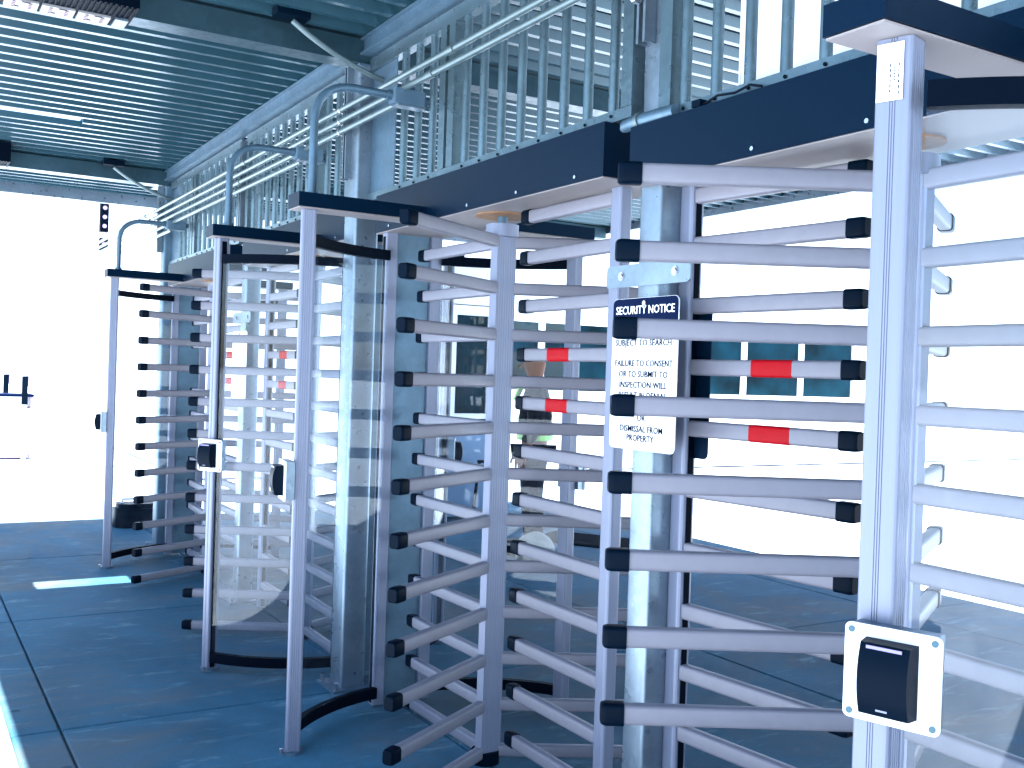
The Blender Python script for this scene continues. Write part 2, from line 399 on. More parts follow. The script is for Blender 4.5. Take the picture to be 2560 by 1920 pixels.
me_pivot = disc(0.055, 0.0, 0.05).mesh('floor_pivot', M['cap'], True)
me_bearing = disc(0.105, 0, 0.006, 28).mesh('bearing_plate', M['bearing'], True)

def post_mesh(name, wx, wy, ztop, grooves=True, bev=0.008):
    """extruded post, its long grooves on the +x and -x faces"""
    a, b2 = wx/2, wy/2; pr = []
    def corner(cx, cy, a0):
        for k in range(4):
            an = R(a0+30*k); pr.append((cx+bev*math.cos(an), cy+bev*math.sin(an)))
    def groove(pa, pb, cnt):
        A, B = Vector(pa), Vector(pb); nn = Vector((B.y-A.y, A.x-B.x)).normalized()
        for k in range(1, cnt):
            pr.append(tuple(A.lerp(B, (k-0.25)/cnt))); pr.append(tuple(A.lerp(B, (k-0.12)/cnt)-nn*0.0016))
            pr.append(tuple(A.lerp(B, (k+0.12)/cnt)-nn*0.0016)); pr.append(tuple(A.lerp(B, (k+0.25)/cnt)))
    corner(a-bev, b2-bev, 0)
    if grooves: groove((a-bev, b2), (-a+bev, b2), 5)
    corner(-a+bev, b2-bev, 90)
    if grooves: groove((-a, b2*0.25), (-a, -b2*0.3), 4)
    corner(-a+bev, -b2+bev, 180)
    if grooves: groove((-a+bev, -b2), (a-bev, -b2), 5)
    corner(a-bev, -b2+bev, 270)
    return MB().prism(pr, 0.012, ztop).mesh(name, M['alu'])

def arc_strip(rad, a0, a1, z0, z1, th, n=14):
    vs = []; fs = []
    for k in range(n+1):
        a = R(a0+(a1-a0)*k/n); c, s = math.cos(a), math.sin(a)
        for rr in (rad-th/2, rad+th/2):
            for z in (z0, z1): vs.append((rr*c, rr*s, z))
    for k in range(n):
        o = 4*k; e = 4*(k+1)
        fs += [(o,e,e+1,o+1),(o+2,o+3,e+3,e+2),(o+1,e+1,e+3,o+3),(o,o+2,e+2,e)]
    fs += [(0,1,3,2),(4*n,4*n+2,4*n+3,4*n+1)]
    return MB().add(vs, fs)

def turnstile(label, yc, mir, zt=2.12, barrier_tilt=0.0, rot=149.0):
    """mir=+1: drum wall towards +y; -1: towards -y. Local frame has y already mirrored by hand."""
    t = thing('turnstile', label, 'turnstile', (2.0, yc, 0), 0, 'full-height turnstiles in a row')
    s = mir
    def Y(v): return (min(v*s[0], v*s[1]) if False else v)
    def yr(a, b): a, b = a*s, b*s; return (min(a, b), max(a, b))
    H = zt+0.167
    # header: four navy skirts and a lid, pale soffit inside
    y0, y1 = yr(-0.862, 0.865)
    hd = MB(); hd.box(-.155, .155, y0, y1, zt, H)
    header = obj('header', hd, M['navy'], t)
    obj('soffit', MB().box(-.151, .151, y0+.004, y1-.004, zt-.004, zt-.0005), M['soffit'], header)
    for k in range(5):
        yy = y0+0.15+(y1-y0-0.3)*k/4
        obj('screw', disc(0.006, 0, 0.004, 8), M['chrome'], header).matrix_local = Matrix.Translation((-.1552, yy, zt+.018)) @ Matrix.Rotation(R(-90), 4, 'Y')
    # side canopies that carry the drum posts
    a0, a1 = yr(0.355, 0.48)
    for sx in (-1, 1):
        x0, x1 = (-.692, -.157) if sx < 0 else (.157, .692)
        cn = obj('side_canopy', MB().box(x0, x1, a0, a1, zt+0.002, zt+0.056), M['navy'], t)
        obj('soffit', MB().box(x0+.004, x1-.004, a0+.004, a1-.004, zt-.003, zt+.001), M['soffit'], cn)
    # rotor
    rz = R(rot) if s < 0 else R(-rot)
    rc = obj('rotor_column', me_body, None, t, rz=rz)
    zs = (zt-0.042)/2.078
    rc.scale = (1, 1, zs)
    obj('slot_strip', me_slot, None, rc)
    obj('rotor_collar', me_collar, None, t, rz=rz, loc=(0, 0, zt-2.12))
    obj('rotor_shaft', me_shaft, None, t, loc=(0, 0, zt-2.126))
    obj('floor_pivot', me_pivot, None, t)
    bpl = obj('bearing_plate', me_bearing, None, t, loc=(0, 0, zt-0.0102))
    if zt < 2.1: bpl.scale = (0.72, 0.72, 1)
    for k in range(3):
        for z in [q+(zt-2.12)*0.82 if zt < 2.1 else q for q in ZARM]:
            a = obj('rotor_arm', me_arm, None, t, loc=(0, 0, z), rz=rz+R(120*k))
            obj('end_cap', me_cap, None, a)
    # barrier comb
    bp = obj('barrier_post', post_mesh('barrier_post', 0.050, 0.058, zt-0.005, False, 0.012), None, t, loc=(0, -0.755*s, 0))
    obj('edge_gasket', MB().box(-.010, .010, -.0315, -.0295, 0.02, zt-.02) if s < 0 else MB().box(-.010, .010, .0295, .0315, 0.02, zt-.02), M['black'], bp)
    ang = R(90*s) + barrier_tilt
    for i, z in enumerate(ZBAR):
        if zt < 2.1: z -= 0.037
        if i == 0: z = zt-0.034
        a = obj('barrier_arm', me_bar, None, t, loc=(0, -0.755*s, z), rz=ang)
        obj('end_cap', me_bcap, None, a)
        if i in (3, 4): obj('red_band', me_band, None, a)
    # drum posts and walls, outer then inner side
    for sx in (-1, 1):
        ang = (math.pi if sx < 0 else 0) + R(16)*s*sx
        dp = obj('drum_post', post_mesh('drum_post', *((0.058, 0.062) if yc < 2 else (0.058, 0.054)), zt-0.004), None, t, loc=((0.63 if yc > 2 else 0.588)*sx, (0.415 if yc > 2 else 0.43)*s, 0), rz=ang+math.pi)
        obj('foot', disc(0.042, 0.0, 0.014, 18), M['galv'], dp)
        ft = MB(); ft.tube([(-0.045, -0.03, 0.012), (-0.045, -0.03, 0.03)], 0.008, 6)
        obj('anchor_bolt', ft, M['chrome'], dp)
        ga = MB().box(-.012, .012, -.0285, -.0255, 0.02, zt-.02) if (s*sx > 0) else MB().box(-.012, .012, .0255, .0285, 0.02, zt-.02)
        obj('edge_gasket', ga, M['black'], dp)
        fp = obj('end_post', post_mesh('end_post', 0.056, 0.050, zt-0.004, False), None, t, loc=(0.112*sx, 0.792*s, 0))
        gy = -0.0275 if s > 0 else 0.0255
        obj('edge_gasket', MB().box(-.0295 if sx < 0 else .0275, -.0275 if sx < 0 else .0295, -.012, .012, 0.02, zt-.02), M['black'], fp)
        A0 = math.degrees(math.atan2(0.415*s, 0.63*sx)); A1 = math.degrees(math.atan2(0.80*s, 0.115*sx))
        if A1-A0 > 180: A1 -= 360
        if A0-A1 > 180: A1 += 360
        d = 1 if A1 > A0 else -1
        A0 += (6.0 if yc < 2 else 2.2)*d; A1 -= 1.6*d
        dr = obj('drum_panel', arc_strip(0.772, A0, A1, 0.085, zt-0.12, 0.006, 18), M['glass'], t, True)
        obj('rail', arc_strip(0.772, A0, A1, zt-0.128, zt-0.085, 0.03, 18), M['black'], dr, True)
        obj('rail', arc_strip(0.772, A0, A1, 0.048, 0.095, 0.03, 18), M['black'], dr, True)
    obj('filler_plate', MB().box(-.083, .083, *yr(0.786, 0.790), 0.01, zt-.005), M['galv'], t)
    return t

UA = turnstile('nearest full-height turnstile, filling the right side behind the post with the stickered label', 1.555, -1, 2.075, barrier_tilt=R(6.5), rot=149)
UB = turnstile('second full-height turnstile, left of the security notice with rusty disc over its rotor', 3.41, 1, 2.12, rot=149)
UC = turnstile('third full-height turnstile seen through clear curved panel of the second one', 5.47, -1, 2.13, rot=149)
UD = turnstile('farthest full-height turnstile beside the white open yard at left', 7.47, 1, 2.12, rot=151)

# sticker on the near post (its square code is left out)
dpA = [c for c in UA.children if c.name.startswith('drum_post')][0]
stk = MB(); stk.box(-.0322, -.0314, -.018, .026, 1.968, 2.062)
st = obj('sticker', stk, M['white'], dpA)
ln = MB()
for k, (ya, L) in enumerate(((-.012, .055), (-.005, .03), (.002, .05))):
    for j in range(6):
        z0 = 2.028-j*L/6; ln.box(-.0326, -.0323, ya, ya+.0022, z0-L/6*0.6, z0)
obj('fine_print', ln, M['ink'], st)

# ------------------------------------------------------------------ card readers
def reader(label, t, sx, s, z=1.065):
    yc = t.location.y; ang = (math.pi if sx < 0 else 0) + R({1.555: 18, 3.41: 9, 5.47: 30}.get(round(yc, 3), 9))*s*sx; near = yc < 2; la = (0.045 if near else 0.03)*s*sx
    r = thing('card_reader', label, 'card reader', (2.0+(0.588 if near else 0.63)*sx-la*math.sin(ang), yc+(0.43 if near else 0.415)*s+la*math.cos(ang), z), ang, 'card readers on the turnstile posts')
    x = 0.0295
    obj('mounting_box', MB().box(x, x+.034, -.068, .068, -.073, .075), M['galv_pole'], r)
    pl = MB(); pl.add([], [])
    pr = ovalx(0.077, 0.077, 0.010, 4)
    T = Matrix.Translation((x+.0345, 0, 0)) @ Matrix(((0,0,1,0),(1,0,0,0),(0,1,0,0),(0,0,0,1)))
    pl = MB().prism(pr, 0, 0.004, T)
    obj('plate', pl, M['white'], r)
    # body with a bowed front
    vs = []; fs = []; n = 9; w0, hb = 0.042, 0.058
    xf = x+.0387
    prof = []
    for k in range(n+1):
        v = -1+2*k/n; prof.append((v*hb, 0.030+0.012*(1-v*v)))
    for k, (zz, d) in enumerate(prof):
        vs += [(xf, -w0, zz), (xf, w0, zz), (xf+d, w0*0.93, zz*0.97), (xf+d, -w0*0.93, zz*0.97)]
    for k in range(n):
        o = 4*k
        fs += [(o+3,o+2,o+6,o+7),(o+2,o+1,o+5,o+6),(o,o+3,o+7,o+4)]
    fs += [(0,1,2,3),(4*n+3,4*n+2,4*n+1,4*n)]
    bd = obj('reader_body', MB().add(vs, fs), M['cap'], r, True)
    obj('indicator_bar', MB().box(xf+.0345, xf+.0362, -.028, .028, 0.0485, 0.0535), M['lilac'], bd)
    obj('maker_mark', MB().box(xf+.0345, xf+.0355, -.010, .008, -.0475, -.0445), M['alu'], bd)
    for yy, zz in ((.066,.066),(.066,-.066),(-.066,.066),(-.066,-.066)):
        o = obj('screw', disc(0.0055, 0, 0.002, 10), M['beam'], r); o.matrix_local = Matrix.Translation((x+.0386, yy, zz)) @ Matrix.Rotation(R(90), 4, 'Y')
    return r
reader('large black card reader on white plate, on the nearest turnstile post', UA, -1, -1, 1.042)
reader('black card reader seen from the side on the slim post at the second turnstile', UB, -1, 1, 1.065)
reader('small black card reader on white plate on the third turnstile post', UC, -1, -1, 1.065)
reader('farthest card reader, edge-on against the white yard', UD, -1, 1, 1.065)
reader('rear side of a card reader plate behind the second turnstile bars', UB, 1, 1, 1.065)
reader('dark edge-on card reader behind the left arms of the second turnstile', UC, 1, -1, 1.065)

# ------------------------------------------------------------------ picket panels over the headers
def picket_panel(label, y0, y1, splits, ystile, zb, plates):
    t = thing('picket_panel', label, 'fence panel', (1.90, y0, zb), 0, 'galvanised picket panels above the headers')
    L = y1-y0; zt = 2.958-zb
    obj('bottom_rail', MB().box(-.022, .022, 0, L, 0.001, 0.036), M['picket'], t)
    obj('top_rail', MB().box(-.022, .022, 0, L, zt-.058, zt), M['picket'], t)
    for yy in ystile:
        obj('stile', MB().box(-.024, .024, yy-y0-.026, yy-y0+.026, 0.037, zt-.059), M['picket'], t)
    for yy in splits:
        obj('picket', MB().tube([(0, yy-y0, 0.034), (0, yy-y0, zt-.056)], 0.0165, 10), M['picket'], t, True)
    for a, b2 in plates:
        obj('filler_plate', MB().box(-.003, .003, a-y0, b2-y0, 0.037, zt-.059), M['galv'], t)
    sc = MB()
    for yy in splits: sc.tube([(-.0225, yy-y0-.02, .02), (-.027, yy-y0-.02, .02)], .005, 6)
    obj('rail_screws', sc, M['cap'], t)
    return t
bs = [2.58+0.1385*k for k in range(8)]; bs2 = [3.84, 3.98, 4.12]
picket_panel('galvanised picket panel above the second turnstile header', 2.46, 4.475, bs+bs2, [3.64, 3.715, 2.485], 2.288, [(4.21, 4.47)])
def mirr(v): return [8.88-a for a in v]
picket_panel('galvanised picket panel above the third turnstile header', 4.605, 6.41, mirr(bs)+mirr(bs2), [5.24, 5.165, 6.385], 2.298, [(4.61, 4.67)])
picket_panel('galvanised picket panel above the farthest turnstile header', 6.53, 8.475, [a+4.06 for a in bs+bs2], [7.70, 7.775, 6.555], 2.288, [(8.24, 8.47)])
picket_panel('galvanised picket panel with white sheet behind it, above the nearest header', 0.48, 2.325, [2.24-0.1275*k for k in range(13)], [2.305], 2.243, [])
sh = thing('white_sheet', 'white translucent sheet standing behind the nearest picket panel', 'sheet', (1.985, 1.2, 2.25))
obj('sheet_panel', MB().box(-.004, .004, -0.9, 0.905, 0.0, 0.69), M['sheet'], sh)
obj('sheet_edge', MB().box(-.006, .006, 0.906, 0.912, 0.0, 0.69), M['white'], sh)

# ------------------------------------------------------------------ conduits
def conduit(label, pts, r, couplings=()):
    t = thing('conduit', label, 'conduit', pts[0], 0, 'metal conduits along the picket panels')
    P0 = Vector(pts[0])
    obj('pipe', MB().tube([Vector(q)-P0 for q in pts], r, 10), M['conduit'], t, True)
    for y in couplings:
        a = Vector(pts[0]); b2 = Vector(pts[-1]); f = (y-a.y)/(b2.y-a.y); c = a.lerp(b2, f)-P0
        obj('coupling', MB().tube([c+Vector((0,-.028,0)), c+Vector((0,.028,0))], r+.004, 10), M['conduit'], t, True)
    return t
XC = 1.775
conduit('uppermost long straight conduit in front of the pickets', [(XC, 0.2, 2.722), (XC, 11.5, 2.722)], 0.0135, (3.45, 6.1, 8.9))
conduit('second conduit down, running unbroken along the pickets', [(XC, 0.2, 2.668), (XC, 11.5, 2.668)], 0.0135, (3.62, 6.4, 8.7))
conduit('third conduit down, starting at the second turnstile junction', [(XC, 3.93, 2.618), (XC, 11.5, 2.618)], 0.0135, (6.2,))
conduit('fourth conduit down, starting at the third turnstile junction', [(XC, 5.10, 2.566), (XC, 11.5, 2.566)], 0.0135, ())
conduit('lowest conduit, starting at the farthest turnstile junction', [(XC, 7.97, 2.514), (XC, 11.5, 2.514)], 0.0135, ())
def riser(label, yc, zt, zj):
    t = thing('bent_conduit', label, 'conduit', (1.40, yc, zt), 0, 'bent conduits rising from the side canopies')
    pts = bez([(0,0,0), (0,0,zj-zt), (0.33,0,zj-zt)], 0.17, 9)
    obj('pipe', MB().tube(pts, 0.0165, 12), M['galv'], t, True)
    obj('locknut', MB().tube([(0,0,0), (0,0,.02)], 0.026, 10), M['galv'], t)
    jb = obj('junction_body', MB().box(0.325, 0.475, -.03, .03, zj-zt-.035, zj-zt+.028, bev=.012), M['galv'], t, True)
    obj('cover', MB().box(0.345, 0.468, -.026, .026, zj-zt-.041, zj-zt-.0355), M['galv_pole'], jb)
    obj('tail_pipe', MB().tube([(0.475,0,zj-zt), (0.60,0,zj-zt)], 0.0165, 10), M['galv'], t, True)
    obj('connector', MB().tube([(0.305,0,zj-zt), (0.335,0,zj-zt)], 0.022, 10), M['galv'], t, True)
riser('bent conduit rising from the second turnstile side canopy', 3.88, 2.176, 2.635)
riser('bent conduit rising from the third turnstile side canopy', 5.06, 2.186, 2.60)
riser('bent conduit rising from the farthest turnstile side canopy', 7.93, 2.176, 2.55)
def strut(label, y, x, z0, z1):
    t = thing('strut_channel', label, 'bracket', (x, y, z0), 0, 'upright strut channels holding the conduits')
    m = MB(); w2, d = .0205, .041
    m.box(0, d, -w2, -w2+.003, 0, z1-z0); m.box(0, d, w2-.003, w2, 0, z1-z0); m.box(d-.003, d, -w2+.003, w2-.003, 0, z1-z0)
    m.box(0, .003, -w2+.003, -.010, 0, z1-z0); m.box(0, .003, .010, w2-.003, 0, z1-z0)
    obj('channel', m, M['galv_pole'], t)
    for zz in (2.722, 2.668, 2.618):
        if z0 < zz < z1:
            obj('pipe_clamp', MB().tube([(-.018,-.008,zz-z0), (-.018,.008,zz-z0)], .0185, 10), M['chrome'], t, True)
strut('upright strut channel on the thick column, conduits clamped across it', 4.56, 1.796, 2.40, 2.93)
strut('wide strut channel hanging at top right of the sign column', 2.40, 1.856, 2.49, 2.93)
strut('upright strut channel near the blank white sign column', 6.47, 1.856, 2.35, 2.93)
strut('upright strut channel on the farthest column', 8.55, 1.796, 2.40, 2.93)

# black boxes on the deck with pale whips curling down to the columns
def whip(label, p0, p1, p2):
    t = thing('cable_whip', label, 'conduit', p0, 0, 'whips from deck boxes to column tops')
    P0 = Vector(p0); q = [P0*0, (Vector(p1)-P0), (Vector(p2)-P0)]
    pts = [(1-k/12)**2*q[0] + 2*(k/12)*(1-k/12)*q[1] + (k/12)**2*q[2] for k in range(13)]
    obj('pipe', MB().tube(pts, .013, 9), M['conduit'], t, True)
    obj('deck_box', MB().box(-.08, .07, -.04, .04, .01, .05), M['cap'], t)
whip('pale whip curling from the deck down to the thick column', (1.46, 4.36, 3.02), (1.68, 4.36, 2.88), (1.92, 4.36, 2.83))
whip('far pale whip curling from the deck to the last column', (1.42, 8.35, 3.0), (1.62, 8.35, 2.86), (1.86, 8.35, 2.80))

# ------------------------------------------------------------------ canopy lights
def lamp(label, x, y, L):
    t = thing('canopy_light', label, 'lamp', (x, y, 2.892), 0, 'rectangular lamps under the canopy roof')
    obj('housing', MB().box(-L, 0.01, -.26, .0, 0.02, .155), M['black'], t)
    fins = MB()
    for k in range(24): fins.box(-L+.01+k*L/24, -L+.01+k*L/24+.008, -.255, -.115, .015, .0195)
    obj('heat_fins', fins, M['black'], t)
    for k in range(3):
        x0 = -L+.02+k*(L-.08)/3
        md = obj('lamp_module', MB().box(x0, x0+(L-.08)/3-.012, -.10, -.004, .010, .0195), M['led'], t)
        d = MB()
        for c in (0.25, 0.7):
            for j in range(4): d.box(x0+c*(L-.08)/3-.006, x0+c*(L-.08)/3+.006, -.085+j*.02, -.073+j*.02, .007, .0098)
        obj('lens_row', d, M['led_dot'], md)
        obj('wire_clip', MB().box(x0+.03, x0+.055, -.03, -.024, .008, .0098), M['ink'], md); obj('wire_clip', MB().box(x0+.06, x0+.09, -.095, -.089, .008, .0098), M['ink'], md)
    obj('end_plate', MB().box(-.055, -.005, -.105, -.002, .008, .0195), M['galv_pole'], t)
lamp('rectangular lamp with white modules under the roof, top left', 0.80, 4.55, 0.48)
lamp('far dark lamp under the roof near the white yard edge', 0.68, 8.42, 0.48)

# ------------------------------------------------------------------ security signs
def text_mesh(s, size, m, name, sx=1.0):
    c = bpy.data.curves.new(name, 'FONT'); c.body = s; c.size = size; c.align_x = 'CENTER'; c.extrude = 0.0004
    c.resolution_u = 2; c.space_character = 1.02; c.offset = 0.00025
    o = bpy.data.objects.new(name+'_tmp', c); COL.objects.link(o)
    bpy.context.view_layer.update()
    dg = bpy.context.evaluated_depsgraph_get(); me = bpy.data.meshes.new_from_object(o.evaluated_get(dg))
    bpy.data.objects.remove(o); bpy.data.curves.remove(c)
    me.materials.clear(); me.materials.append(m); return me
def sign(label, y, z, printed=True, xs=1.885, bracket=True):
    # local: +u runs along -Y (reader's right), v up, w out towards -X
    t = thing('security_sign', label, 'sign', (xs, y, z), 0, 'rectangular signs fixed to the columns')
    B = Matrix(((0,0,-1,0),(-1,0,0,0),(0,1,0,0),(0,0,0,1)))
    pr = ovalx(0.1525, 0.225, 0.018, 5)
    obj('sign_plate', MB().prism(pr, -0.003, 0, B), M['white'], t)
    if printed:
        top = [(x, yv) for x, yv in pr if yv > 0.0]
        hd = [(0.1515, 0.143)] + [(x*0.995, yv*0.996) for x, yv in pr if yv > 0.15] + [(-0.1515, 0.143)]
        obj('header_band', MB().prism(hd, 0.0002, 0.0008, B), M['sign_blue'], t)
        rows = [('SECURITY NOTICE', .034, .178, M['white']), ('ALL PERSONS ARE', .0265, .114, M['ink']), ('SUBJECT TO SEARCH.', .0265, .083, M['ink']),
                ('FAILURE TO CONSENT', .0265, .022, M['ink']), ('OR TO SUBMIT TO', .0265, -.010, M['ink']), ('INSPECTION WILL', .0265, -.042, M['ink']),
                ('RESULT IN DENIAL', .0265, -.073, M['ink']), ('OF ENTRY', .0265, -.105, M['ink']), ('OR', .0265, -.139, M['ink']),
                ('DISMISSAL FROM', .0265, -.172, M['ink']), ('PROPERTY.', .0265, -.199, M['ink'])]
        for i, (s, sz, v, mm) in enumerate(rows):
            me = text_mesh(s, sz, mm, 'lettering')
            wd = max(q.co.x for q in me.vertices)-min(q.co.x for q in me.vertices)
            lim = 0.272 if i == 0 else (0.268 if len(s) > 16 else wd)
            me.transform(B @ Matrix.Translation((0, v, 0.0014)) @ Matrix.Scale(lim/wd, 4, (1,0,0)))
            obj('lettering', me, None, t)
    for v in (.208, -.213):
        o = obj('screw', disc(0.008, 0, 0.004, 10), M['chrome'], t); o.matrix_local = B @ Matrix.Translation((0, v, .001))
    return t
sign('white security notice sign with navy header, text partly hidden by arm caps', 2.372, 1.517)
sign('blank-looking white sign seen through the clear panels of the third turnstile', 6.47, 1.50, False)
bk = tag(obj('dark_sign', MB().prism(ovalx(0.1525, 0.225, 0.018, 5), 0, 0.003, Matrix(((0,0,1,2.012),(1,0,0,2.375),(0,1,0,1.50),(0,0,0,1)))), M['navy']),
    'dark back of a sign mounted on far face of the sign column', 'sign')
def bracket(label, y0, y1, z0, z1, x, holes):
    t = thing('tie_bracket', label, 'bracket', (x, (y0+y1)/2, (z0+z1)/2), 0, 'bolted tie plates between turnstile posts')
    B = Matrix(((0,0,-1,0),(-1,0,0,0),(0,1,0,0),(0,0,0,1)))
    obj('plate', MB().prism(ovalx((y1-y0)/2, (z1-z0)/2, .014, 4), -.002, .003, B), M['galv_pole'], t)
    for hy in holes:
        o = obj('bolt', disc(0.010, 0, .006, 6), M['chrome'], t); o.matrix_local = B @ Matrix.Translation((-(hy-(y0+y1)/2), 0, .003))
        o = obj('washer', disc(0.014, 0, .002, 14), M['chrome'], t); o.matrix_local = B @ Matrix.Translation((-(hy-(y0+y1)/2), 0, .0031))
bracket('bolted galvanised tie plate above the security notice', 2.185, 2.575, 1.778, 1.846, 1.895, (2.50, 2.25))
bracket('bolted galvanised tie plate above the blank white sign', 6.28, 6.66, 1.778, 1.846, 1.895, (6.58, 6.34))

# grey conduit stub bridging the gap between the two headers
st = thing('conduit_stub', 'short grey conduit nipple in the gap between the first two headers', 'conduit', (1.865, 2.425, 2.262))
obj('pipe', MB().tube([(0,-.19,-.004), (0,0,0), (0,.045,-.004), (0,.058,-.012)], [.021, .021, .019, .010], 12), M['galv'], st, True)
obj('bushing', MB().tube([(0,-.02,-.0004),(0,-.036,-.0008)], .026, 12), M['conduit'], st, True)

cw = thing('cable', 'thin black cable lying along the top of the nearest header', 'cable', (1.862, 2.02, 2.247))
obj('cord', MB().tube([(0,.10,.004),(-.006,.04,.014),(.002,-.02,.010),(-.004,-.08,.016),(.004,-.115,.006)], .0035, 6), M['cap'], cw, True)
obj('plug', MB().box(-.012, .012, .101, .135, 0, .018), M['cap'], cw)

# ------------------------------------------------------------------ beyond the row
bd = thing('office_building', 'white office building with a strip of dark teal windows behind the turnstiles', 'building', (3.4, 13.6, 0))
W0, W1 = 0.0, 40.0
wl = MB()
wx0, wx1 = 2.52, 12.76
wl.box(W0, W1, 0.12, 8, 0, 1.22); wl.box(W0, W1, 0.12, 8, 2.41, 4.4); wl.box(W0, wx0, 0.12, 8, 1.22, 2.41); wl.box(wx1, W1, 0.12, 8, 1.22, 2.41)
obj('wall', wl, M['white'], bd)
k = 0; x = wx0
while x < wx1-0.1:
    wn = obj('window', MB().box(x+.05, x+1.463-.05, 0.16, .17, 1.25, 2.38), M['window'], bd)
    fr_ = MB(); fr_.box(x-.045, x+.045, 0.10, .2, 1.22, 2.41)
    fr_.box(x+.045, x+1.418, 0.10, .2, 1.22, 1.28); fr_.box(x+.045, x+1.418, 0.10, .2, 2.36, 2.41)
    obj('frame', fr_, M['white'], wn); x += 1.463
obj('parapet', MB().box(W0-.1, W1+.1, -.05, 8.1, 4.4, 4.6), M['white'], bd)

bt = thing('guard_booth', 'small white guard booth with glazed door behind the second turnstile', 'booth', (4.80, 9.3, 0))
b = MB(); b.box(0, .10, 0, 1.8, 0, 2.5); b.box(.62, 2.0, 0, .10, 0, .0001+2.5) if False else None
b.box(.60, .66, 0, .1, 0, 2.5); b.box(.10, .60, 0, .1, 2.22, 2.5); b.box(.10, .66, 1.7, 1.8, 0, 2.5); b.box(.60, .66, .1, 1.7, 0, 2.5)
obj('wall', b, M['white'], bt)
obj('roof', MB().box(-.08, .74, -.08, 1.88, 2.5, 2.6), M['white'], bt)
d = obj('door', MB().box(.105, .595, .03, .06, .02, .98), M['pale_blue'], bt)
fr_ = MB(); fr_.box(.105, .165, .02, .07, .981, 2.21); fr_.box(.535, .595, .02, .07, .981, 2.21); fr_.box(.165, .535, .02, .07, .981, 1.09); fr_.box(.165, .535, .02, .07, 2.11, 2.21)
obj('door_frame', fr_, M['white'], d)
obj('pane', MB().box(.166, .534, .04, .05, 1.091, 2.109), M['window'], d)
obj('trim_line', MB().box(.15, .56, .012, .0195, 1.02, 1.035), M['sign_blue'], d)
pp = thing('dark_pole', 'thin dark pole in front of the guard booth corner', 'pole', (4.74, 9.22, 0))
obj('shaft', MB().tube([(0,0,0.01),(0,0,2.4)], .03, 10), M['cap'], pp, True); obj('base_plate', MB().box(-.07,.07,-.07,.07,0,.0105), M['galv'], pp)
es = thing('folding_easel', 'dark splayed legs of a folding stand before the pale blue door', 'stand', (5.14, 9.05, 0))
obj('leg', MB().tube([(-.08,0,0),(-.01,0,.62)], .018, 6), M['cap'], es); obj('leg', MB().box(.10,.15,-.02,.02,0,.72), M['cap'], es)
obj('crossbar', MB().box(-.06,.0995,-.012,.012,.08,.10), M['cap'], es); obj('top_bar', MB().box(-.03,.0995,-.015,.015,.60,.63), M['cap'], es)

# person standing behind the second turnstile
pn = thing('person', 'person in dark jacket with lime trim standing behind the second turnstile', 'person', (4.68, 7.32, 0), R(-125)); pn.scale = (1.3, 1.2, 1.0)
def skin(name, verts, edges, radii, m, parent, root=0, lv=1):
    me = bpy.data.meshes.new(name); me.from_pydata(verts, edges, []); o = bpy.data.objects.new(name, me); COL.objects.link(o)
    o.modifiers.new('s', 'SKIN'); sv = me.skin_vertices[0].data
    for i, r in enumerate(radii): sv[i].radius = r if isinstance(r, tuple) else (r, r)
    sv[root].use_root = True
    ss = o.modifiers.new('u', 'SUBSURF'); ss.levels = lv; ss.render_levels = lv
    bpy.context.view_layer.update()
    dg = bpy.context.evaluated_depsgraph_get(); m2 = bpy.data.meshes.new_from_object(o.evaluated_get(dg))
    bpy.data.objects.remove(o); m2.materials.clear(); m2.materials.append(m)
    m2.polygons.foreach_set('use_smooth', [True]*len(m2.polygons))
    return obj(name, m2, None, parent)
# body faces local -y
V = [(0,0,.93),(0,0,1.12),(0,-.01,1.32),(0,0,1.42),(0,-.01,1.50),(0,-.02,1.60),(0,-.01,1.66),
     (.17,0,1.37),(.22,.02,1.12),(.21,-.05,.90),(.21,-.08,.82),(-.17,0,1.37),(-.22,.02,1.12),(-.21,-.05,.90),(-.21,-.08,.82),
     (.09,0,.88),(.10,-.01,.50),(.10,.02,.10),(.10,-.11,.04),(-.09,0,.88),(-.10,-.01,.50),(-.10,.02,.10),(-.10,-.11,.04)]
E_ = [(0,1),(1,2),(2,3),(3,4),(4,5),(5,6),(2,7),(7,8),(8,9),(9,10),(2,11),(11,12),(12,13),(13,14),(0,15),(15,16),(16,17),(17,18),(0,19),(19,20),(20,21),(21,22)]
rd = [(.15,.11),(.14,.10),(.17,.11),(.07,.06),.055,(.078,.095),(.06,.075),.06,.045,.036,.03,.06,.045,.036,.03,.09,.06,.045,.04,.09,.06,.045,.04]
skin('body', V, E_, rd, M['skin'], pn, 0, 2)
JV = [(0,0,.98),(0,0,1.12),(0,-.01,1.32),(0,0,1.41),(.17,0,1.37),(.22,.02,1.12),(.21,-.05,.93),(-.17,0,1.37),(-.22,.02,1.12),(-.21,-.05,.93)]
skin('jacket', JV, [(0,1),(1,2),(2,3),(2,4),(4,5),(5,6),(2,7),(7,8),(8,9)], [(.185,.145),(.175,.135),(.195,.14),(.085,.075),.078,.062,.052,.078,.062,.052], M['cloth'], pn, 0, 2)
TV = [(0,0,.97),(.09,0,.86),(.10,-.01,.50),(.10,.02,.09),(-.09,0,.86),(-.10,-.01,.50),(-.10,.02,.09)]
skin('trousers', TV, [(0,1),(1,2),(2,3),(0,4),(4,5),(5,6)], [(.16,.12),.11,.082,.07,.11,.082,.07], M['trouser'], pn, 0, 2)
skin('hair', [(0,.02,1.66),(0,.01,1.72)], [(0,1)], [(.088,.098),(.07,.08)], M['hair'], pn, 0, 2)
hm = MB()
